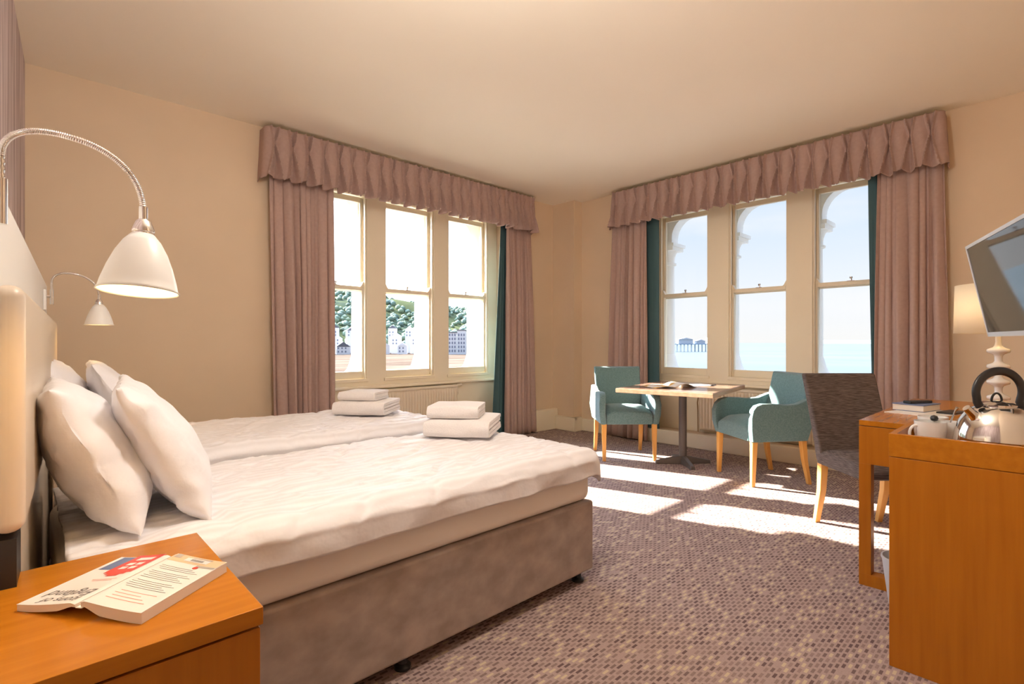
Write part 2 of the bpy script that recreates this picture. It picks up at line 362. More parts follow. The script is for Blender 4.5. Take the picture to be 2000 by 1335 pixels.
# ------------------------------------------------------------------ pelmets
def pelmet(L, Hh, npl, depth, seed, loc, rz, label):
    """local x along the wall, -y into the room, wall at y=0, top at z=0"""
    rnd = random.Random(seed); rc = .05
    def path(s):                         # s from -depth..L+depth
        if s < -rc: return Vector((0, -(s+depth), 0)), Vector((-1, 0, 0))
        if s < rc:
            a = (s+rc)/(2*rc)*PI/2; c = Vector((rc, -(depth-rc), 0)); nn = Vector((-math.cos(a), -math.sin(a), 0)); return c+nn*rc, nn
        if s < L-rc: return Vector((s, -depth, 0)), Vector((0, -1, 0))
        if s < L+rc:
            a = (s-L+rc)/(2*rc)*PI/2; c = Vector((L-rc, -(depth-rc), 0)); nn = Vector((math.sin(a), -math.cos(a), 0)); return c+nn*rc, nn
        return Vector((L, -(depth-(s-L)), 0)), Vector((1, 0, 0))
    p = L/npl; cs = [(k+.5)*p+rnd.uniform(-.008, .008) for k in range(npl)]
    ks = [(rnd.uniform(.8, 1.25), rnd.uniform(-.006, .006), rnd.uniform(.32, .38)) for _ in range(npl)]
    def f(u, v):
        s = -depth+.002+u*(L+2*depth-.004)
        k = min(range(npl), key=lambda i: abs(cs[i]-s)); d = s-cs[k]; A, sh, vp = ks[k]
        if v < vp: w = .004+.026*(1-v/vp)
        else: w = .004+.040*((v-vp)/(1-vp))**.9
        o = .030*A*(1+.5*v)*math.exp(-((abs(d)-w)/.0075)**2)
        o -= .026*math.exp(-(d/.034)**2)*math.exp(-((v-vp)/.16)**2)
        o += (.010+.014*v)*max(0, math.cos(PI*min(1, abs(abs(d)-p/2)/(p/2))*.5))
        o -= .06*v*math.exp(-(d/.022)**2)*(1 if v > vp else 0)*(v-vp)
        pos, nn = path(s)
        pos = pos+nn*(o+.02*v+.003*N3(s*6, v*3, seed))
        z = -Hh*v+.013*v**4*math.sin(2*PI*s/p+sh*200)+.004*N3(s*9, seed, 0)
        return (pos.x, pos.y, z)
    bm = bmesh.new(); grid(bm, f, int((L+2*depth)/.0042), 34)
    t = thing('pelmet', label, 'pelmet', loc, rz, None)
    obj('pleated_valance', bm, M_drape, t, smooth=80, solid=.003)
    obj('mounting_board', box(.01, L-.01, -depth+.01, -.001, -.03, -.012), M_trim, t)
    return t
pelmet(3.19, .43, 23, .16, 3, (1.45, YN, 2.945), 0, 'pleated mauve pelmet above the windows beside the beds')
pelmet(3.10, .42, 22, .16, 5, (XE, 3.70, 2.94), -PI/2, 'pleated mauve pelmet above the windows behind the table')

# ------------------------------------------------------------------ curtains
def drape_bm(t0, t1, b0, b1, zt, zb, nf, amp, seed, y0=-.09):
    rnd = random.Random(seed); ph = [rnd.uniform(0, 6.28) for _ in range(6)]
    def f(u, v):
        x = (t0+(t1-t0)*u)*(1-v)+(b0+(b1-b0)*u)*v
        uu = u+.35/nf*math.sin(2*PI*u*1.7+ph[0])+.12/nf*math.sin(v*3+ph[1]+u*9)
        a = amp*min(1, .35+1.6*v)*(.8+.3*math.sin(u*11+ph[2]))
        k = math.floor(nf*uu); q = nf*uu-k
        a *= .55+.6*abs(math.sin(k*2.7+ph[4]))
        y = y0+.02-a*1.5*max(0, math.sin(PI*q))**.75
        x += .35*(t1-t0)/nf*math.sin(2*PI*q)*.45*math.sin(k*1.9+ph[5])
        return (x, y, zt+(zb-zt)*v)
    bm = bmesh.new(); grid(bm, f, nf*22, 30); return bm
def curtain(label, loc, rz, top, bot, ltop, lbot, nf, seed, zb=.015):
    t = thing('curtain', label, 'curtain', loc, rz)
    obj('drape', drape_bm(*top, *bot, 2.78, zb, nf, .039, seed, -.098), M_drape, t, smooth=80, solid=.004)
    if ltop: obj('lining', drape_bm(*ltop, *lbot, 2.78, zb, 2, .012, seed+1, -.045), M_teal_l, t, smooth=80, solid=.003, label='dark teal lining')
    return t
curtain('mauve curtain at the left end of the windows beside the beds', (0, YN, 0), 0, (1.49, 2.05), (1.54, 2.06), (1.85, 2.085), (1.85, 2.085), 9, 1)
curtain('mauve curtain with teal lining nearest the corner, beside the radiator', (0, YN, 0), 0, (4.23, 4.62), (4.19, 4.72), (4.19, 4.30), (4.02, 4.30), 8, 2)
curtain('mauve curtain behind the teal armchair nearest the corner', (XE, 0, 0), -PI/2, (-3.72, -3.26), (-3.80, -3.24), (-3.40, -3.15), (-3.40, -3.14), 9, 3)
curtain('mauve curtain with teal lining at the right end, behind the desk', (XE, 0, 0), -PI/2, (-1.03, -.60), (-1.06, -.56), (-1.125, -.95), (-1.09, -.95), 7, 6)

# ------------------------------------------------------------------ radiators
def radiator(L, z0, z1, loc, rz, label, cord):
    t = thing('radiator', label, 'radiator', loc, rz)
    def f(u, v):
        x = u*L; q = (u*L/.035) % 1
        d = .013*(1 if .22 < q < .78 else (max(0, 1-abs(q-.22)/.12) if q < .22 else max(0, 1-abs(q-.78)/.12)))
        d *= min(1, v*12, (1-v)*12)
        return (x, -.075-d, z0+.01+(z1-z0-.03)*v)
    bm = bmesh.new(); grid(bm, f, int(L/.0035), 14); obj('front_panel', bm, M_rad, t, smooth=60, solid=.004, offset=-1)
    obj('back_panel', box(.0, L, -.035, -.025, z0+.01, z1-.02), M_rad, t)
    obj('top_grille', box(-.006, L+.006, -.085, -.02, z1-.025, z1), M_rad, t, bevel=.005)
    obj('side_panel', box(-.006, 0, -.085, -.02, z0, z1-.025), M_rad, t); obj('side_panel', box(L, L+.006, -.085, -.02, z0, z1-.025), M_rad, t)
    for q in (.15, .85): obj('bracket', box(L*q, L*q+.03, -.03, .0, z0+.03, z1-.05), M_rad, t)
    if cord > 0:
        bm = bmesh.new(); tube(bm, [(L, -.05, z1-.012), (L+.05, -.05, z1-.012)], .009, 10); tube(bm, [(L+.02, -.05, z1-.012), (L+.085, -.05, z1-.006)], lambda q: .016+.006*math.sin(q*PI), 12)
        obj('valve', bm, M_rad, t, smooth=True)
        x = L+.02
    else: x = -.03
    bm = bmesh.new(); tube(bm, [(x, -.055, z1-.02), (x+.006, -.055, z1-.1), (x-.006, -.055, z1-.18), (x, -.055, z1-.26), (x, -.05, 0.0 if cord > 0 else z0-.02)], lambda q: .006+.003*max(0, math.sin(q*25)), 8)
    obj('pipe', bm, M_brass, t, smooth=True, label='aged brass pipe')
    return t
radiator(1.03, .12, .66, (2.59, 4.83, 0), 0, 'cream panel radiator under the windows beside the beds', 1)
radiator(1.12, .175, .655, (5.49, 2.71, 0), -PI/2, 'cream panel radiator under the windows behind the table', -1)

# ------------------------------------------------------------------ headboard and wall lamps
hb = thing('headboard', 'cream padded headboard with white back panel spanning both beds', 'headboard', (-.177, 1.4, 0), RW)
bm = bmesh.new(); bx(bm, .004, .127, -.75, .13, .68, 1.478); bx(bm, .004, .127, .13, 2.62, .30, 1.478)
obj('back_panel', bm, M_white, hb, bevel=.006, label='white painted panel behind the padding')
obj('padded_panel', box(.127, .178, 0, 2.30, .775, 1.262), M_leather, hb, bevel=.024, seg=5)
obj('base_panel', box(.127, .165, 0.11, 2.28, .04, .775), M_leather, hb)
obj('end_post', box(.127, .165, 0.01, .11, .04, .765), M_black, hb, label='dark end post')
def wall_lamp(loc, label, tilt=(0, 0)):
    """local x out of the wall; y along; origin on the panel face at floor level"""
    t = thing('wall_lamp', label, 'lamp', loc, RW, 'wall lamps above the headboard')
    obj('wall_plate', box(0, .012, -.035, .035, 1.315, 1.42), M_white, t, bevel=.004)
    bm = bmesh.new(); lathe(bm, [(.008, 0), (.008, .014)], seg=12)
    for v in bm.verts: v.co = Vector((.012+v.co.z, v.co.x, 1.385+v.co.y))
    obj('knob', bm, M_chrome, t, smooth=True)
    bm = bmesh.new(); tube(bm, [(.032, 0, 1.345), (.032, 0, 1.42)], .0085, 14); tube(bm, [(.012, 0, 1.385), (.032, 0, 1.385)], .005)
    obj('socket_tube', bm, M_chrome, t, smooth=True)
    pts = [(.032, 0, 1.42+.012*k) for k in range(4)]
    x1 = .224; cx, hw, z0, hh = (.032+x1)/2, (x1-.032)/2, 1.455, .070
    TM = Matrix.Translation((x1, 0, 1.36)) @ Matrix.Rotation(-tilt[0], 4, 'X') @ Matrix.Rotation(tilt[1], 4, 'Y') @ Matrix.Translation((-x1, 0, -1.36))
    K = 110
    for k in range(1, K):
        a = PI-PI*k/K; rx = math.copysign(abs(math.cos(a))**.9, math.cos(a)); zz = z0+hh*abs(math.sin(a))**.85 - (.065*(k/K)**2)
        pts.append((cx+hw*rx, 0, zz))
    pts.append((x1, 0, 1.385))
    bm = bmesh.new(); P = [Vector(p) for p in pts]; Q = []
    for a, b in zip(P, P[1:]):
        for q in range(3): Q.append(a.lerp(b, q/3))
    cnt = [0]
    tube(bm, Q, lambda q: .0052+.0007*math.sin(q*len(Q)*2.1), 12); obj('gooseneck', bm, M_chrome, t, smooth=80)
    bm = bmesh.new(); lathe(bm, [(.007, 1.405), (.0072, 1.382), (.012, 1.378), (.018, 1.362), (.0185, 1.358), (.017, 1.357), (.020, 1.345)][::-1], (x1, 0, 0), 24); obj('shade_cap', bm, M_chrome, t, smooth=True)
    bm = bmesh.new(); prof = [(.018, 1.352), (.029, 1.338), (.040, 1.317), (.050, 1.290), (.058, 1.262), (.061, 1.248), (.0645, 1.2425)]
    ring_loft(bm, [[(x1+r*math.cos(2*PI*i/40), r*math.sin(2*PI*i/40), z) for i in range(40)] for r, z in prof], cap=False); bm.transform(TM)
    obj('lamp_shade', bm, M_white, t, smooth=True, solid=.002)
    bm = bmesh.new(); lathe(bm, [(.004, 1.338), (.012, 1.330), (.020, 1.306), (.022, 1.292), (.015, 1.276), (.004, 1.270)], (x1, 0, 0), 20); bm.transform(TM); obj('bulb', bm, M_bulb, t, smooth=True)
    ld = bpy.data.lights.new('lamp_light', 'POINT'); ld.energy = .85; ld.color = (1, .62, .22); ld.shadow_soft_size = .02
    lo = bpy.data.objects.new('lamp_light', ld); C.objects.link(lo); lo.parent = t; lo.location = (x1, 0, 1.262)
    return t
def onboard(y): return -.177+.127+.0545*(y-1.4)
wall_lamp((onboard(1.20), 1.20, 0), 'white wall lamp on chrome gooseneck nearest the camera', (math.radians(5), math.radians(4)))
wall_lamp((onboard(3.58), 3.58, 0), 'white wall lamp on chrome gooseneck at the far end of the headboard')

# ------------------------------------------------------------------ beds
def bed(x0, x1, y0, y1, label):
    t = thing('bed', label, 'bed', (x0, y0, 0), 0); L = x1-x0; B = y1-y0
    obj('divan_base', box(0, L, 0, B, .055, .385), M_suede, t, bevel=.012, seg=3)
    obj('mattress', box(.0, L-.005, .008, B-.008, .385, .585), M_sheet, t, bevel=.045, seg=5)
    for a in (.1, L*.5-.06, L-.06):
        for b in (.05, B-.05):
            bm = bmesh.new(); lathe(bm, [(.03, 0), (.03, .01), (.018, .02), (.016, .056)], (a, b, 0), 16); obj('castor', bm, M_black, t, smooth=True)
    return t
bed(.062, 2.0, 1.54, 2.47, 'single divan bed with grey suede base nearest the camera')
bed(.118, 2.0, 2.64, 3.57, 'single divan bed on the far side, beside the radiator')
def duvet(x0, x1, y0, y1, top, dn, df, dfoot, seed, label):
    r = .07; ov = .012
    X0, X1, Y0, Y1 = x0, x1-r+ov, y0+r-ov, y1-r+ov      # flat zone
    La, Lb = (PI/2*r+dn), (PI/2*r+df); Lf = PI/2*r+dfoot
    tu = (X1-X0)+Lf; tv = La+(Y1-Y0)+Lb
    def roll(o):                                          # horizontal, vertical for distance o over the edge
        if o <= 0: return 0, 0
        if o < PI/2*r: a = o/r; return r*math.sin(a), -r*(1-math.cos(a))
        return r+.02*(o-PI/2*r), -r-(o-PI/2*r)
    def f(u, v):
        s = u*tu; q = v*tv-La
        ox = max(0, s-(X1-X0)); oy = q if q < 0 else max(0, q-(Y1-Y0))
        x = X0+min(s, X1-X0); y = Y0+min(max(q, 0), Y1-Y0)
        d = math.hypot(ox, oy); z = top
        if d > 0:
            dd = max(ox, abs(oy)) + .08*min(ox, abs(oy))
            h, vz = roll(dd); x += h*ox/d; y += h*oy/d; z += vz
            hang = max(0, dd-.05)
            x += .05*hang*math.sin(y*18+seed)*(ox > 0); 
            y += (.06*hang*(math.sin(x*9+seed)+.6*math.sin(x*21+1)))*(1 if oy > 0 else -1)*(oy != 0)
        e = min(1, max(0, 1-d/.2))
        puff = .018*(1-math.exp(-(min(s+.15, X1-X0-s+.1))*4))*e
        z += puff+.012*N3(s*2.2, q*2.4, seed)*e+.0045*N3(s*6+3*q, q*9, seed+5)
        wr = abs(N3(s*3+q*1.5, q*7-s*2, seed+9)); z += .012*max(0, .16-wr)/.16*(-1)*e
        wr = abs(N3(s*5-q*2, q*10+s*3, seed+3)); z += .006*max(0, .14-wr)/.14*e
        if oy < 0 and ox == 0: y -= .005*math.exp(-((abs(oy)-.085)/.010)**2)+.004*N3(s*14, q*10, seed)*min(1, abs(oy)*12)
        y += .006*N3(s*7, z*14, seed); x += .006*N3(q*7, z*14, seed+2)
        z += (.012*math.sin(x*5+seed)+.006*math.sin(x*17))*max(0, min(1, (d-.15)/.15))
        return (x, y, z)
    bm = bmesh.new(); grid(bm, f, 190, 170)
    o = obj('duvet', bm, M_linen, None, smooth=80, solid=.012, offset=-1)
    return tag(o, label, 'duvet')
duvet(.075, 2.035, 1.515, 2.475, .628, .045, .03, .065, 1.3, 'white striped duvet on the bed nearest the camera')
duvet(.18, 2.0, 2.635, 3.575, .655, .06, .08, .10, 4.1, 'white striped duvet on the bed beside the radiator')

def pillow(loc, lean, w, h, t, rz, label, seed, group=None, roll=0):
    """local: width along y, height along z, thickness along x, leaning back (toward -x) by lean"""
    Mx = Matrix.Rotation(-lean, 4, 'Y') @ Matrix.Rotation(roll, 4, 'X')
    bm = bmesh.new(); V = {}
    K = 44
    def S(a, b, s):
        pu = abs(a); pv = abs(b)
        prof = (max(0, 1-pu**2.6)*max(0, 1-pv**2.4))**.52
        y = a*w/2*(1-.07*(1-pv**2)*(pu**2)*0-.045*pu*(1-pv**2)); z = b*h/2*(1-.055*pv*(1-pu**2))
        edge = 1-prof
        wr = .016*N3(a*5+seed, b*4, seed+s)*edge+.010*N3(a*2.2, b*2.2, seed*2+s)
        crease = -.010*max(0, 1-abs(N3(a*3.5+b*4+seed, b*2-a, seed+s*4))/.10)*prof
        x = s*(t/2*prof*(1-.16*b)+(wr+crease)*(prof > 0.02))
        return Mx @ Vector((x+.006*N3(a*3, b*3, seed), y+.004*N3(b*9, s, seed), z+h/2))
    for s in (1, -1):
        for i in range(K+1):
            for j in range(K+1):
                a = math.sin((i/K-.5)*PI); b = math.sin((j/K-.5)*PI)
                rim = i in (0, K) or j in (0, K)
                key = (i, j, 0 if rim else s)
                if key not in V: V[key] = bm.verts.new(S(a, b, s))
        for i in range(K):
            for j in range(K):
                ks = [(i, j), (i+1, j), (i+1, j+1), (i, j+1)]
                vs = [V[(p, q, 0 if p in (0, K) or q in (0, K) else s)] for p, q in ks]
                bm.faces.new(vs if s > 0 else vs[::-1])
    o = obj('pillow', bm, M_pillow, None, smooth=120); o.location = loc; o.rotation_euler = (0, 0, rz)
    return tag(o, label, 'pillow', group)
pillow((.235, 1.985, .640), math.radians(25), .66, .435, .205, RW+.02, 'plump white pillow leaning on the headboard nearest the camera', 1.2)
pillow((.43, 2.00, .635), math.radians(29), .68, .45, .17, RW-.06, 'white pillow propped in front of the nearest pillow', 5.7)
pillow((.235, 3.06, .675), math.radians(24), .68, .44, .18, RW, 'white pillow against the headboard on the far bed', 9.1)
pillow((.44, 3.08, .675), math.radians(30), .68, .44, .16, RW, 'white pillow in front on the far bed', 12.4)

# ------------------------------------------------------------------ towels
def towel(w, d, hgt, th, loc, rz, label, name='bath_towel'):
    """local: x width, y depth (fold at -y)"""
    bm = bmesh.new()
    def U(hh, dd, zc, th):
        out = []; inn = []; ro = hh/2
        pts = [(dd/2, -ro)] + [(-dd/2+ro*.8+ro*.8*math.cos(a), ro*math.sin(a)) for a in [(-PI/2-PI*k/10) for k in range(11)]] + [(dd/2, ro)]
        ri = ro-th
        ptsi = [(dd/2, -ri)] + [(-dd/2+ro*.8+ri*.8*math.cos(a), ri*math.sin(a)) for a in [(-PI/2-PI*k/10) for k in range(11)]] + [(dd/2, ri)]
        K = 24
        rings = []
        for i in range(K+1):
            u = i/K*2-1; x = u*w/2; sg = 1-.10*abs(u)**6
            rr = []
            for (y, z) in pts+ptsi[::-1]:
                zz = zc+z*sg; 
                rr.append((x+.004*N3(y*20, zz*20, hh*50), y+.006*N3(x*7, zz*30, 2), max(0.0, zz+.004*N3(x*12, y*12, zc*9+3))))
            rings.append(rr)
        ring_loft(bm, rings)
    U(hgt, d, hgt/2, th); U(hgt-2*th-.004, d*.97, hgt/2, th*.9)
    o = obj(name, bm, M_towel, None, smooth=60); o.location = loc; o.rotation_euler = (0, 0, rz)
    q = o.modifiers.new('b', 'BEVEL'); q.width = .005; q.segments = 2; q.limit_method = 'ANGLE'; q.angle_limit = math.radians(50)
    return tag(o, label, 'towel')
A1 = math.radians(-52)
towel(.345, .36, .088, .020, (1.735, 2.215, .658), A1, 'folded white bath towel on the nearest bed, bottom of the stack')
towel(.27, .25, .068, .016, (1.705, 2.235, .748), A1+.05, 'folded white hand towel on top of the near stack', 'hand_towel')
towel(.34, .33, .085, .020, (1.66, 3.16, .680), A1+.04, 'folded white bath towel on the far bed, bottom of the stack')
towel(.25, .24, .058, .014, (1.65, 3.19, .767), A1, 'folded white hand towel on top of the far stack', 'hand_towel')

# ------------------------------------------------------------------ nightstand and book
nt = thing('nightstand', 'orange veneer bedside cabinet in the left foreground', 'bedside cabinet', (.315, .99, 0), 0)
obj('top', box(-.385, 0, 0, .50, .638, .670), M_woodh, nt, bevel=.0015)
obj('body', box(-.385, -.004, .004, .496, .36, .632), M_wood, nt, bevel=.0015)
obj('side_panel', box(-.385, -.004, .004, .024, .0, .36), M_wood, nt); obj('side_panel', box(-.385, -.004, .476, .496, .0, .36), M_wood, nt)
obj('shelf', box(-.375, -.01, .024, .476, .10, .12), M_woodh, nt)
dr = obj('drawer', box(-.004, .0, .02, .48, .375, .625), M_wood, nt, bevel=.001)
obj('handle', box(0, .010, .20, .30, .56, .57), M_chrome, dr)

bk = thing('book', 'open paperback lying face down on the bedside cabinet', 'book', (.148, 1.232, .670), math.radians(37))
# local: x along the spine (away from camera), -y = right half (back cover), +y = left half (front cover)
BL = .205
def half(sgn, wid, th, hs):
    # profile across: distance a from spine 0..wid ; cover top height
    def topz(a): u = a/wid; return th+.001+hs*(1-u)**1.3*(1 if u > 0 else 1)
    return topz
def book_half(sgn, wid, th, rise, nm, mcover):
    K = 16; top = []; bot = []
    for k in range(K+1):
        u = k/K; a = .006+u*(wid-.006)
        zt = th+rise*(1-u)**1.6-.004*math.exp(-u*30)
        zb = zt-th*(.25+.75*min(1, u*3.2)) if u > 0 else zt-th*.3
        zb = max(.0005, zt-th*min(1, .35+u*2.2))
        top.append((sgn*a, zt)); bot.append((sgn*a, zb))
    bm = bmesh.new(); prism(bm, [(y, z) for y, z in top]+[(y, z) for y, z in bot[::-1]], -BL/2+.001, BL/2-.001, 'x')
    obj('page_block', bm, M_page, bk, smooth=30)
    bm = bmesh.new(); prism(bm, [(y, z+.0004) for y, z in top]+[(y, z+.0011) for y, z in top[::-1]], -BL/2, BL/2, 'x')
    c = obj(nm, bm, mcover, bk, smooth=30)
    def zof(y):
        a = abs(y); u = (a-.006)/(wid-.006); return th+rise*(1-max(0, min(1, u)))**1.6-.004*math.exp(-u*30)+.0011
    return c, zof
fc, fz = book_half(1, .128, .012, .014, 'front_cover', M_cover)
bc, bz = book_half(-1, .128, .019, .012, 'back_cover', M_cover)
obj('spine', box(-BL/2+.002, BL/2-.002, -.0065, .0065, .016, .0172), M_cover, bk)
def strip(bm, x0, x1, y0, y1, zf, dz=.0003, K=8):
    for k in range(K):
        a = y0+(y1-y0)*k/K; b = y0+(y1-y0)*(k+1)/K
        bm.faces.new([bm.verts.new((x, y, zf(y)+dz)) for x, y in ((x0, a), (x1, a), (x1, b), (x0, b))])
def text_on(name, s, size, x, y, zf, m, par, rot, shear=0, wide=1):
    cu = bpy.data.curves.new(name, 'FONT'); cu.body = s; cu.size = size; cu.shear = shear; cu.align_x = 'LEFT'
    tmp = bpy.data.objects.new('tmp', cu); C.objects.link(tmp)
    dg = bpy.context.evaluated_depsgraph_get(); me = bpy.data.meshes.new_from_object(tmp.evaluated_get(dg))
    bpy.data.objects.remove(tmp)
    bm = bmesh.new(); bm.from_mesh(me); bpy.data.meshes.remove(me)
    c_, s_ = math.cos(rot), math.sin(rot)
    for v in bm.verts:
        px, py = v.co.x*wide, v.co.y
        X = x+c_*px-s_*py; Y = y+s_*px+c_*py; v.co = Vector((X, Y, zf(Y)+.0004))
    me = bpy.data.meshes.new(name); bm.to_mesh(me); bm.free(); me.materials.append(m)
    o = bpy.data.objects.new(name, me); C.objects.link(o); o.parent = par; return o
# front cover: title top is toward the camera (-x); text runs from the spine outward (+y)
text_on('title_text', 'icons of', .026, -.078, .016, fz, M_ink, fc, PI/2, .2, .95)
text_on('title_text', 'England', .036, -.050, .012, fz, M_ink, fc, PI/2, .2, .88)
bm = bmesh.new()
for x, a, b in ((-.012, .03, .075), (-.006, .025, .08)): strip(bm, x, x+.002, a, b, fz)
obj('printed_text', bm, M_pink, fc)
bm = bmesh.new(); strip(bm, .040, .100, .075, .118, fz); obj('printed_picture', bm, M_blue, fc)
bm = bmesh.new()
for k in range(14):     # red call box lying across the cover
    u = k/13; x = .008+.094*u; wdt = .032*min(1, .35+u*4)
    strip(bm, x, x+.0073, .052-wdt*.95, .056+wdt, fz, .0005)
obj('printed_picture', bm, M_red, fc, label='red call box picture')
bm = bmesh.new()
for x in (.040, .058): strip(bm, x, x+.012, .035, .050, fz, .0008); strip(bm, x, x+.012, .056, .072, fz, .0008)
strip(bm, .082, .096, .034, .072, fz, .0008)
obj('printed_picture', bm, M_cover, fc)
# back cover
bm = bmesh.new()
for k in range(4): strip(bm, -.078+k*.009, -.0764+k*.009, -.030-(.004*(k % 2)), -.108+(.012*(k % 3)), bz)
obj('printed_text', bm, M_pink, bc)
bm = bmesh.new()
for k in range(15):
    if k in (5, 11): continue
    strip(bm, -.036+k*.0062, -.0349+k*.0062, -.022-(.006 if k % 4 == 0 else 0), -.112+(.02*((k*7) % 3)/2), bz)
obj('printed_text', bm, M_ink, bc)
bm = bmesh.new(); strip(bm, .0725, .1022, -.127, -.012, bz, .0003, 16); obj('printed_picture', bm, M_tan, bc)
for q in ((.066, .0725, -.126, -.085), (.086, .101, -.030, -.016), (.080, .084, -.070, -.050), (.096, .099, -.10, -.055)):
    bm = bmesh.new(); strip(bm, *q, bz, .0007); obj('printed_picture', bm, M_greyp, bc)
bm = bmesh.new(); strip(bm, .080, .094, -.098, -.045, bz, .0010); obj('barcode_panel', bm, M_cover, bc)
bm = bmesh.new()
for k in range(12): strip(bm, .083, .091, -.058-k*.0024, -.0592-k*.0024, bz, .0014, 1)
obj('barcode', bm, M_ink, bc)
bm = bmesh.new()
lathe(bm, [(.0055, 0), (.0055, .0002)], (.062, -.088, bz(-.088)+.0004), 16); obj('emblem', bm, M_red, bc)

# ------------------------------------------------------------------ armchairs
def armchair(loc, rz, label):
    """faces -y; floor origin"""
    t = thing('armchair', label, 'armchair', loc, rz, 'teal armchairs at the table')
    W2 = .285
    # seat: soft block with domed top
    def seat_f(u, v): return None
    bm = bmesh.new(); K = 16; rings = []
    for i in range(K+1):
        y = -.27+.50*i/K; q = i/K
        r = []
        crown = .022*math.sin(PI*min(1, q*1.1+.05))
        for (x, z) in [(-.225, .355), (.225, .355), (.225, .475), (.17, .50+crown), (.06, .505+crown), (-.06, .505+crown), (-.17, .50+crown), (-.225, .475)]:
            r.append((x, y, z if z < .4 else (z-.03*(1-min(1, q*5))**2)))
        rings.append(r)
    ring_loft(bm, rings); obj('seat', bm, M_teal, t, smooth=50, bevel=.012, seg=3)
    # back: slightly flared, leaning
    bm = bmesh.new(); rings = []
    for i in range(13):
        q = i/12; z = .36+.53*q; hw = .225+.018*q; y = .20+.10*q**1.3; th = .075-.02*q
        r = []
        for k in range(9):
            u = k/8*2-1; r.append((u*hw, y-th/2+.022*(1-u*u)*0+.03*(1-u*u)*.6, z-(.012*(1-u*u) if i == 12 else 0)))
        for k in range(9):
            u = 1-k/8*2; r.append((u*hw, y+th/2+.018*(1-u*u), z-(.012*(1-u*u) if i == 12 else 0)))
        rings.append(r)
    ring_loft(bm, rings); obj('backrest', bm, M_teal, t, smooth=50, bevel=.014, seg=3)
    # arms: side panels with curved front and dipping top, bowed outward
    for s in (-1, 1):
        prof = [(-.265, .355), (-.285, .45), (-.288, .55), (-.27, .61), (-.235, .645), (-.18, .66), (-.08, .658), (.04, .648), (.13, .655), (.225, .69), (.265, .70), (.25, .5), (.22, .355)]
        bm = bmesh.new(); rings = []
        for (off, ins) in ((0, .012), (.018, 0), (.042, 0), (.060, .012)):
            r = []
            cy = sum(p[0] for p in prof)/len(prof); cz = sum(p[1] for p in prof)/len(prof)
            for (y, z) in prof:
                yy = y+(cy-y)*ins*2; zz = z+(cz-z)*ins*2
                bow = .022*math.sin(PI*max(0, min(1, (z-.355)/.31)))
                r.append((s*(.222+off+bow), yy, zz))
            rings.append(r)
        ring_loft(bm, rings); obj('arm', bm, M_teal, t, smooth=60, bevel=.006, seg=2)
    for s in (-1, 1):
        bm = bmesh.new(); taper(bm, (s*.245, -.235, .358), (.045, .045), (s*.245, -.245, 0), (.030, .030)); obj('leg', bm, M_beech, t, bevel=.004)
        bm = bmesh.new()
        ring_loft(bm, [[(s*x+a*w/2, y+b*w/2, z) for a, b in ((-1, -1), (1, -1), (1, 1), (-1, 1))] for x, y, z, w in ((.235, .20, .358, .045), (.237, .215, .2, .038), (.24, .255, 0, .030))])
        obj('leg', bm, M_beech, t, bevel=.004)
    return t
armchair((4.41, 3.02, 0), math.radians(-42), 'teal armchair in front of the curtain nearest the corner')
armchair((4.54, 1.72, 0), math.radians(-125), 'teal armchair between the table and the charcoal chair')

# ------------------------------------------------------------------ cafe table
tb = thing('cafe_table', 'square pedestal table with dark top between the two teal armchairs', 'table', (4.54, 2.44, 0), math.radians(10))
obj('tabletop', box(-.555, .555, -.43, .43, .690, .727), M_tedge, tb, bevel=.003)
obj('top_surface', box(-.548, .548, -.423, .423, .727, .7295), M_ttop, tb)
bm = bmesh.new(); lathe(bm, [(.036, .05), (.036, .69)], seg=24); obj('column', bm, M_iron, tb, smooth=True)
bm = bmesh.new(); lathe(bm, [(.10, .680), (.10, .690)], seg=20); obj('mounting_plate', bm, M_iron, tb)
for k in range(4):
    a = PI/2*k+math.radians(38); bm = bmesh.new()
    c_, s_ = math.cos(a), math.sin(a)
    rings = []
    for q in range(7):
        u = q/6; r = .02+.24*u; hw = .035-.012*u; zt = .075-.045*u
        rings.append([(c_*r-s_*hw, s_*r+c_*hw, .0), (c_*r+s_*hw, s_*r-c_*hw, .0), (c_*r+s_*hw*.7, s_*r-c_*hw*.7, zt), (c_*r-s_*hw*.7, s_*r+c_*hw*.7, zt)])
    ring_loft(bm, rings); obj('foot', bm, M_iron, tb, bevel=.006)
M_yel = mat('brochure_print', fn=noisy((.85, .50, .12), (.88, .82, .76), (14, 9, 9), 3, .4, .55), rough=.3)
mg = thing('magazine', 'open magazine with orange picture curling on the table', 'magazine', (4.40, 2.50, .7295), math.radians(-35))
def pagef(sg):
    def f(u, v):
        x = sg*.20*u; z = .002+.032*math.sin(PI*min(1, u*1.05))*(1 if sg > 0 else .35)+.004
        return (x, (v-.5)*.28, z-.004*u)
    return f
bm = bmesh.new(); grid(bm, pagef(-1), 14, 4); obj('page', bm, M_yel, mg, smooth=80, solid=.003)
bm = bmesh.new(); grid(bm, pagef(1), 14, 4); obj('page', bm, M_yel, mg, smooth=80, solid=.003)
pp = obj('brochure', box(-.15, .15, -.105, .105, 0, .004), M_cover, None); pp.location = (4.72, 2.40, .7295); pp.rotation_euler = (0, 0, math.radians(-20))
tag(pp, 'white leaflet lying flat on the table beside the magazine', 'leaflet')
pn = bmesh.new(); tube(pn, [(0, 0, 0.006), (.13, 0, .006)], .005, 8); pn = obj('pen', pn, M_black, None, smooth=True); pn.location = (4.74, 2.26, .7295); pn.rotation_euler = (0, 0, math.radians(5))
tag(pn, 'thin dark pen beside the leaflet on the table', 'pen')

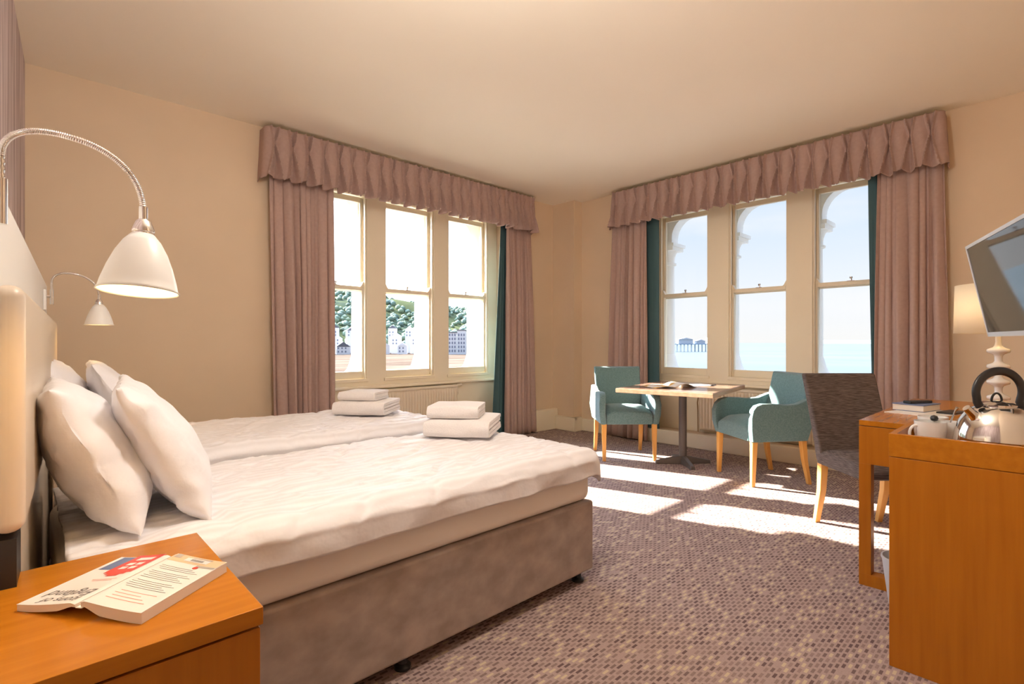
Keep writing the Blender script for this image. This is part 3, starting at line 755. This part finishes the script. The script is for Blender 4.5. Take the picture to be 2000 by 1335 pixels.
# ------------------------------------------------------------------ charcoal chair at the desk
ch = thing('desk_chair', 'high backed charcoal woven chair tucked at the desk', 'chair', (3.655, .735, 0), math.radians(-43))
# faces -y local = toward the camera
bm = bmesh.new(); rings = []
for i in range(11):
    q = i/10; y = -.25+.46*q; cr_ = .02*math.sin(PI*min(1, q+.05)); dz = -.04*(1-min(1, q*4))**2
    rings.append([(x, y, z+(cr_ if z > .45 else 0)+(dz if z > .44 else -dz*.4 if q < .1 else 0)) for x, z in ((-.225, .385), (.225, .385), (.225, .455), (.18, .475), (0, .48), (-.18, .475), (-.225, .455))])
ring_loft(bm, rings); obj('seat', bm, M_dark, ch, smooth=50, bevel=.014, seg=3)
bm = bmesh.new(); rings = []
for i in range(15):
    q = i/14; z = .40+.545*q; hw = .222+.012*q; y = .19+.16*q**1.15; th = .07-.025*q
    zz = z
    rings.append([(u*hw, y-th/2+.012*(1-u*u), zz-(.006*(1-u*u) if i == 14 else 0)) for u in [k/8*2-1 for k in range(9)]]+[(u*hw, y+th/2+.012*(1-u*u), zz-(.006*(1-u*u) if i == 14 else 0)) for u in [1-k/8*2 for k in range(9)]])
ring_loft(bm, rings); obj('backrest', bm, M_dark, ch, smooth=50, bevel=.014, seg=3)
for s in (-1, 1):
    bm = bmesh.new(); taper(bm, (s*.20, -.215, .388), (.042, .042), (s*.20, -.22, 0), (.028, .028)); obj('leg', bm, M_beech, ch, bevel=.003)
    bm = bmesh.new(); ring_loft(bm, [[(s*.20+a*w/2, y+b*w/2, z) for a, b in ((-1, -1), (1, -1), (1, 1), (-1, 1))] for y, z, w in ((.185, .40, .045), (.20, .22, .040), (.255, 0, .030))])
    obj('leg', bm, M_beech, ch, bevel=.003)

# ------------------------------------------------------------------ desk
dk = thing('desk', 'orange veneer writing desk under the television', 'desk', (2.885, -.118, 0), 0)
DL, DD = 1.36, .765
obj('desktop', box(0, DL, 0, DD, .755, .78), M_woodh, dk, bevel=.0015)
obj('apron', box(.004, DL-.004, 0, DD-.03, .60, .752), M_wood, dk, bevel=.0015)
obj('apron_rail', box(.0, .05, 0, DD, .575, .752), M_wood, dk, bevel=.001)
for a in (.0, DL-.075):
    bm = bmesh.new(); bx(bm, a, a+.06, DD-.048, DD, .055, .575); bx(bm, a, a+.06, 0, .05, .055, .575); bx(bm, a, a+.06, 0, DD, 0, .055)
    obj('end_frame', bm, M_wood, dk, bevel=.001)
# ------------------------------------------------------------------ tray cabinet
cb = thing('tray_cabinet', 'orange veneer cabinet with sunken tray top in the right foreground', 'cabinet', (2.235, -.118, 0), 0)
CW, CD = .46, .528
obj('body', box(0, CW, 0, CD, .0, .742), M_wood, cb, bevel=.0015)
bm = bmesh.new(); bx(bm, -.001, .018, -.0, CD+.001, .745, .825); bx(bm, CW-.018, CW, 0, CD, .745, .825); bx(bm, .018, CW-.018, CD-.018, CD+.001, .745, .825); bx(bm, .018, CW-.018, 0, .018, .745, .825); bx(bm, .002, CW-.002, .002, CD-.002, .7425, .75)
obj('tray_rim', bm, M_woodh, cb, bevel=.001)

# kettle
kt = thing('kettle', 'polished steel kettle with black arched handle in the cabinet tray', 'kettle', (2.428, .142, .75), math.radians(-46.6+10))
bm = bmesh.new(); lathe(bm, [(.105, .0), (.110, .012), (.115, .03), (.116, .055), (.112, .09), (.101, .125), (.085, .152), (.068, .170), (.050, .182)], seg=48); obj('body', bm, M_steel, kt, smooth=True)
bm = bmesh.new(); lathe(bm, [(.052, .180), (.053, .186), (.040, .194), (.02, .199), (.002, .200)], seg=40); ld_ = obj('lid', bm, M_steel, kt, smooth=True)
bm = bmesh.new(); tube(bm, [(.020*math.cos(a), .0, .198+.026*math.sin(a)) for a in [PI*k/14 for k in range(15)]], .0035, 10); obj('knob', bm, M_black, ld_, smooth=True)
bm = bmesh.new(); ring_loft(bm, [[(x+a*w, b*w*.8, z+a*w*.9) for a, b in [(math.cos(2*PI*k/14)*.8, math.sin(2*PI*k/14)) for k in range(14)]] for x, z, w in ((-.07, .13, .02), (-.095, .155, .015), (-.118, .176, .012))]); obj('spout', bm, M_steel, kt, smooth=True)
bm = bmesh.new(); hp = []
for k in range(41):
    a = math.radians(205)-math.radians(232)*k/40; hp.append((.010+.088*math.cos(a)*1.02, 0, .228+.072*math.sin(a)))
hp = [(-.066, 0, .180), (-.076, 0, .196)]+hp[2:]+[(.108, 0, .158), (.124, 0, .11), (.134, 0, .05), (.130, 0, .012)]
tube(bm, hp, .0095, 14, sy=1.5); obj('handle', bm, M_black, kt, smooth=80)
bm = bmesh.new(); bx(bm, -.03, .09, -.012, .012, .176, .19); obj('handle_bridge', box(.078, .112, -.012, .012, .13, .172), M_black, kt, bevel=.005); bm.free()
# mugs
def mug(loc, rz, label):
    t = thing('mug', label, 'mug', loc, rz, 'white mugs in the cabinet tray'); t.scale = (1.2, 1.2, 1.27)
    bm = bmesh.new(); prof = [(.028, 0), (.030, .004), (.036, .02), (.040, .05), (.041, .082), (.039, .082), (.038, .05), (.033, .02), (.002, .010)]
    ring_loft(bm, [[(r*math.cos(2*PI*i/36), r*math.sin(2*PI*i/36), z) for i in range(36)] for r, z in prof]); obj('bowl', bm, M_china, t, smooth=50)
    bm = bmesh.new(); tube(bm, [(.038+.024*math.sin(a)**.8, 0, .044+.026*math.cos(a)) for a in [PI*k/16 for k in range(17)]], .0042, 10); obj('handle', bm, M_china, t, smooth=True)
    return t
mug((2.462, .325, .75), math.radians(133), 'white mug beside the kettle, nearer the camera')
mug((2.622, .338, .75), math.radians(140), 'white mug behind the other, nearer the desk')
mj = thing('milk_jug', 'white straight sided pot between the mugs and the kettle', 'pot', (2.541, .276, .75))
bm = bmesh.new(); ring_loft(bm, [[(r*math.cos(2*PI*i/30), r*math.sin(2*PI*i/30), z) for i in range(30)] for r, z in [(.034, 0), (.037, .01), (.037, .100), (.0345, .100), (.033, .01), (.002, .008)]]); obj('bowl', bm, M_china, mj, smooth=50)
bm = bmesh.new(); tube(bm, [(2.550, .296, .79), (2.538, .262, .890), (2.535, .254, .905)], lambda q: .003+.004*(q > .7), 10)
tag(obj('teaspoon', bm, M_chrome, None, smooth=True), 'thin spoon standing in the white pot', 'spoon')
bm = bmesh.new(); lathe(bm, [(.002, -.012), (.010, -.008), (.013, 0), (.010, .008), (.002, .012)], (0, 0, 0), 16)
o = obj('coffee_sachet', bm, M_black, None, smooth=True); o.location = (2.497, .318, .862); tag(o, 'small dark sachet sticking out of a mug', 'sachet')

# things on the desk
fo = thing('folder', 'open white and black ring folder on the desk corner', 'folder', (3.42, .47, .78), math.radians(-14))
obj('cover', box(-.16, .16, -.12, .12, 0, .004), M_cover, fo); obj('cover_edge', box(.0, .16, -.121, -.045, .004, .012), M_black, fo, label='black clip edge')
bo = thing('hardback', 'thick hardback with dark blue cover lying on the folder', 'book', (3.48, .505, .7845), math.radians(-14))
obj('page_block', box(-.08, .105, -.05, .09, .002, .032), M_page, bo); obj('cover', box(-.085, .11, -.053, .093, .032, .036), M_blue, bo); obj('cover', box(-.085, .11, -.053, .093, 0, .002), M_blue, bo)
ph = obj('remote_control', box(-.075, .075, -.022, .022, 0, .014), M_black, None, bevel=.004); ph.location = (3.50, .515, .8205); ph.rotation_euler = (0, 0, math.radians(-30)); tag(ph, 'black remote control on top of the hardback', 'remote control')

# table lamp
tl = thing('table_lamp', 'white table lamp with drum shade and turned bobbin base behind the television', 'lamp', (3.62, .205, .78))
prof = [(.06, 0), (.062, .012), (.02, .025), (.016, .05)]
for z in (.085, .165, .245, .325):
    prof += [(.016, z-.028), (.022, z-.018), (.044, z-.008), (.046, z), (.044, z+.008), (.022, z+.018), (.015, z+.028)]
prof += [(.012, .37), (.012, .42)]
bm = bmesh.new(); lathe(bm, prof, seg=28); obj('base', bm, M_china, tl, smooth=60)
bm = bmesh.new(); ring_loft(bm, [[(r*math.cos(2*PI*i/48), r*math.sin(2*PI*i/48), z) for i in range(48)] for r, z in ((.175, .415), (.170, .665))], cap=False)
m = mat('lamp_shade_fabric', (.88, .80, .68), .8); bsd = m.node_tree.nodes['Principled BSDF']; bsd.inputs['Transmission Weight'].default_value = 0
t_ = m.node_tree; tr = t_.nodes.new('ShaderNodeBsdfTranslucent'); tr.inputs[0].default_value = (.9, .86, .76, 1); mxs = t_.nodes.new('ShaderNodeMixShader'); mxs.inputs[0].default_value = .45
t_.links.new(bsd.outputs[0], mxs.inputs[1]); t_.links.new(tr.outputs[0], mxs.inputs[2]); t_.links.new(mxs.outputs[0], t_.nodes['Material Output'].inputs[0])
obj('lamp_shade', bm, m, tl, smooth=True, solid=.002)
bm = bmesh.new()
for k in range(3):
    a = 2*PI*k/3; tube(bm, [(0, 0, .42), (.17*math.cos(a), .17*math.sin(a), .645)], .002, 6)
lathe(bm, [(.008, .40), (.008, .43)], seg=10); obj('shade_carrier', bm, M_chrome, tl)
bm = bmesh.new(); lathe(bm, [(.01, .43), (.025, .46), (.03, .50), (.02, .53), (.003, .54)], seg=20); obj('bulb', bm, M_bulb, tl, smooth=True)
ld = bpy.data.lights.new('lamp_light', 'POINT'); ld.energy = .9; ld.color = (1, .80, .56); ld.shadow_soft_size = .04
lo = bpy.data.objects.new('lamp_light', ld); C.objects.link(lo); lo.parent = tl; lo.location = (0, 0, .58)

# television: hung on an arm from the south wall
tv = thing('television', 'silver framed flat television on a wall arm above the desk', 'television', (3.27, .215, 1.178), PI+math.radians(17.5))
TI = math.radians(11)
Mt = Matrix.Rotation(TI, 4, 'X')
# local: x from far-left corner toward the camera (0..w), -y is the screen side, z up
TW, THt = .86, .43
bm = bmesh.new(); bx(bm, 0, TW, -.0, .035, 0, THt, mt=Mt); obj('housing', bm, M_black, tv, bevel=.005)
bm = bmesh.new()
for a in ((-.002, .012, -.006, .012, -.002, THt+.002), (TW-.012, TW+.002, -.006, .012, -.002, THt+.002), (0, TW, -.006, .012, -.002, .018), (0, TW, -.006, .012, THt-.012, THt+.002)): bx(bm, *a, mt=Mt)
obj('bezel', bm, M_silver, tv)
obj('screen', box(.012, TW-.012, -.003, 0, .018, THt-.012, mt=Mt), M_screen, tv)
bm = bmesh.new(); bx(bm, .45, .68, .035, .05, .12, .32, mt=Mt); obj('mount_plate', bm, M_black, tv)
bm = bmesh.new(); tube(bm, [(.56, .02, .20), (.56, .10, .20), (.56, .17, .20)], .018, 10)
obj('wall_arm', bm, M_black, tv)

# waste bin
bn = thing('waste_bin', 'small pale grey waste bin under the desk edge', 'bin', (2.785, .452, 0))
bm = bmesh.new(); ring_loft(bm, [[(r*math.cos(2*PI*i/32), r*math.sin(2*PI*i/32), z) for i in range(32)] for r, z in ((.06, 0), (.085, .20), (.088, .20), (.088, .21), (.082, .21), (.058, .006))]); obj('bucket', bm, mat('bin_plastic', (.55, .56, .58), .4), bn, smooth=60)

# added fill globe, unseen above the frame, brightens the near half of the room
pl = thing('fill_globe', 'added opal fill globe out of view overhead', 'fill light', (1.05, 1.15, 0))
bm = bmesh.new(); lathe(bm, [(.002, 2.40)]+[(.17*math.sin(a), 2.57-.17*math.cos(a)) for a in [PI*k/16 for k in range(1, 16)]]+[(.002, 2.74)], seg=28); obj('globe', bm, M_fill, pl, smooth=True)
bm = bmesh.new(); lathe(bm, [(.05, H), (.05, H-.02), (.02, H-.04), (.004, H-.05), (.004, 2.74)][::-1], seg=16); obj('fill_mount', bm, M_white, pl, smooth=True)

# ------------------------------------------------------------------ outdoors
def flat(name, x0, x1, y0, y1, z, m, lab, cat):
    return struct(name, box(x0, x1, y0, y1, z-.5, z), m, lab, cat)
M_sea = mat('sea_water', Specular_IOR_Level=.15, fn=noisy((.058, .076, .080), (.088, .106, .110), (.012, .004, .01), 5, .3, .7, .3, (.3, .3, .3), .2), rough=.35)
M_sand = mat('shore', Specular_IOR_Level=0, fn=noisy((.06, .045, .035), (.14, .10, .075), (.02, .08, .05), 6, .35, .65), rough=.95)
flat('sea', 60, 6000, -4000, 4000, -10.0, M_sea, 'pale blue green sea out to the horizon', 'sea')
bm = bmesh.new(); prism(bm, [(-700, 40), (38, 40), (420, 372), (1380, 1210), (-700, 1210)], -10.4, -9.7, 'z')
struct('beach', bm, M_sand, 'sandy shore with stones in front of the town', 'beach')
M_hill = mat('hill_grass', Specular_IOR_Level=0, fn=noisy((.05, .065, .045), (.085, .095, .045), (.012, .012, .012), 5, .42, .55), rough=1)
def hill(u, v):
    y = 470+700*v; x = -500+(1.15*y+500)*u
    k = max(0, 1-((x-150)/1500)**2)
    z = -9+(124*k*(1-math.exp(-v*2.2)))*min(1, (1.02-u)*8)+16*N3(x*.006, y*.008, 2)*min(1, v*4)+6*N3(x*.02, y*.02, 5)*min(1, v*4)
    return (x, y, z)
bm = bmesh.new(); grid(bm, hill, 90, 50); struct('hillside', bm, M_hill, 'green wooded hillside behind the town', 'hillside', smooth=80)
M_tree = mat('tree_foliage', Specular_IOR_Level=0, fn=noisy((.13, .18, .16), (.21, .26, .17), (.05, .05, .05), 4, .35, .65), rough=1)
rnd = random.Random(11); tb_ = bmesh.new(); bmesh.ops.create_icosphere(tb_, subdivisions=1, radius=1)
tv_ = [v.co.copy() for v in tb_.verts]; tf_ = [[v.index for v in f.verts] for f in tb_.faces]; tb_.free(); VV = []; FF = []
for k in range(7000):
    u, v = rnd.random(), rnd.random()**1.1; x, y, z = hill(u, v)
    if N3(x*.008, y*.009, 4) < -.24: continue
    r = rnd.uniform(2.6, 5.6)
    if math.hypot(x, y) < 545 and 50 < math.degrees(math.atan2(y, x)) < 79: continue
    h_ = rnd.uniform(.7, 1.1)*r; n0 = len(VV)
    VV += [(x+c.x*r*(1+.2*N3(c.x*2, k, 0)), y+c.y*r, z+r*.4+c.z*h_) for c in tv_]; FF += [[i+n0 for i in f] for f in tf_]
me = bpy.data.meshes.new('woodland'); me.from_pydata(VV, [], FF); me.materials.append(M_tree)
for p in me.polygons: p.use_smooth = True
o = bpy.data.objects.new('woodland', me); C.objects.link(o); tag(o, 'dense tree cover over the far hillside', 'trees', kind='stuff')
M_house = mat('house_render', (.60, .60, .62), .9); M_roof = mat('slate_roof', (.10, .105, .13), .8); M_win = mat('window_dark', (.16, .18, .24), .3)
def house(x, y, z, w, d, h, rz, gable, label='small white rendered house among trees on the hillside'):
    t = thing('house', label, 'house', (x, y, z), rz, 'white houses below the hillside')
    obj('walls', box(-w/2, w/2, -d/2, d/2, -16, h), M_house, t)
    bm = bmesh.new(); prism(bm, [(-w/2-.3, h), (w/2+.3, h), (0, h+w*.38)], -d/2-.2, d/2+.2, 'y'); obj('roof', bm, M_roof if gable else M_house, t)
    for fx in range(max(1, int(w/3))):
        for fz in range(max(1, int(h/3))): obj('window', box(-w/2+1+fx*3, -w/2+2.2+fx*3, -d/2-.08, -d/2, 1+fz*3, 2.6+fz*3), M_win, t)
rnd = random.Random(5)
for k in range(30):
    row = k % 3; a = math.radians(56.5+(k//3)*2.05+row*.6+rnd.uniform(-.15, .15)); dd = (474, 500, 526)[row]; x, y = math.cos(a)*dd, math.sin(a)*dd
    v = (y-470)/700; u = (x+500)/(1.15*y+500); z = hill(u, v)[2] if v > 0 else -9
    house(x, y, max(-9, z, (-9, -2, 6)[row]), rnd.uniform(8, 12), 9, rnd.uniform(6, 9), a-PI/2+rnd.uniform(-.15, .15), rnd.random() < .5)
# seafront terrace of tall hotels in the right-hand pane
for k in range(6):
    a = math.radians(50.2+1.0*k); dd = 455
    t = thing('seafront_hotel', 'tall pale seafront hotel with rows of windows at the foot of the hill', 'hotel', (math.cos(a)*dd, math.sin(a)*dd, -9.7), a-PI/2, 'seafront hotels in a row')
    obj('walls', box(-3.9, 3.9, 0, 10, 0, 19+(k % 3)), M_house, t)
    for i in range(3):
        for j in range(5): obj('window', box(-3+i*2.3, -1.8+i*2.3, -.1, 0, 2+j*3.5, 4.2+j*3.5), M_win, t)
    obj('roof', box(-4.0, 4.0, -.3, 10.2, 19+(k % 3), 19.8+(k % 3)), M_roof, t)
# pier
M_pier = mat('pier_iron', (.16, .22, .30), .8); M_pav = mat('pier_pavilion', (.30, .32, .36), .8)
pr = thing('pier', 'seaside pier on iron legs with low pavilions out at sea', 'pier', (552, 288, -10), math.radians(-43.4))
obj('deck', box(-42, 42, -6, 6, 8.3, 9.1), M_pier, pr)
for k in range(21):
    for yy in (-5, 5): obj('pile', box(-41+k*4.05, -40.5+k*4.05, yy-.25, yy+.25, -1, 8.3), M_pier, pr)
for a, b, h in ((-34, -20, 3), (-14, 2, 5), (6, 16, 3), (20, 26, 6)):
    bm = bmesh.new(); bx(bm, a, b, -4, 4, 9.1, 9.1+h); prism(bm, [(a-.5, 9.1+h), (b+.5, 9.1+h), ((a+b)/2, 9.1+h+2)], -4.4, 4.4, 'y'); obj('pavilion', bm, M_pav, pr)
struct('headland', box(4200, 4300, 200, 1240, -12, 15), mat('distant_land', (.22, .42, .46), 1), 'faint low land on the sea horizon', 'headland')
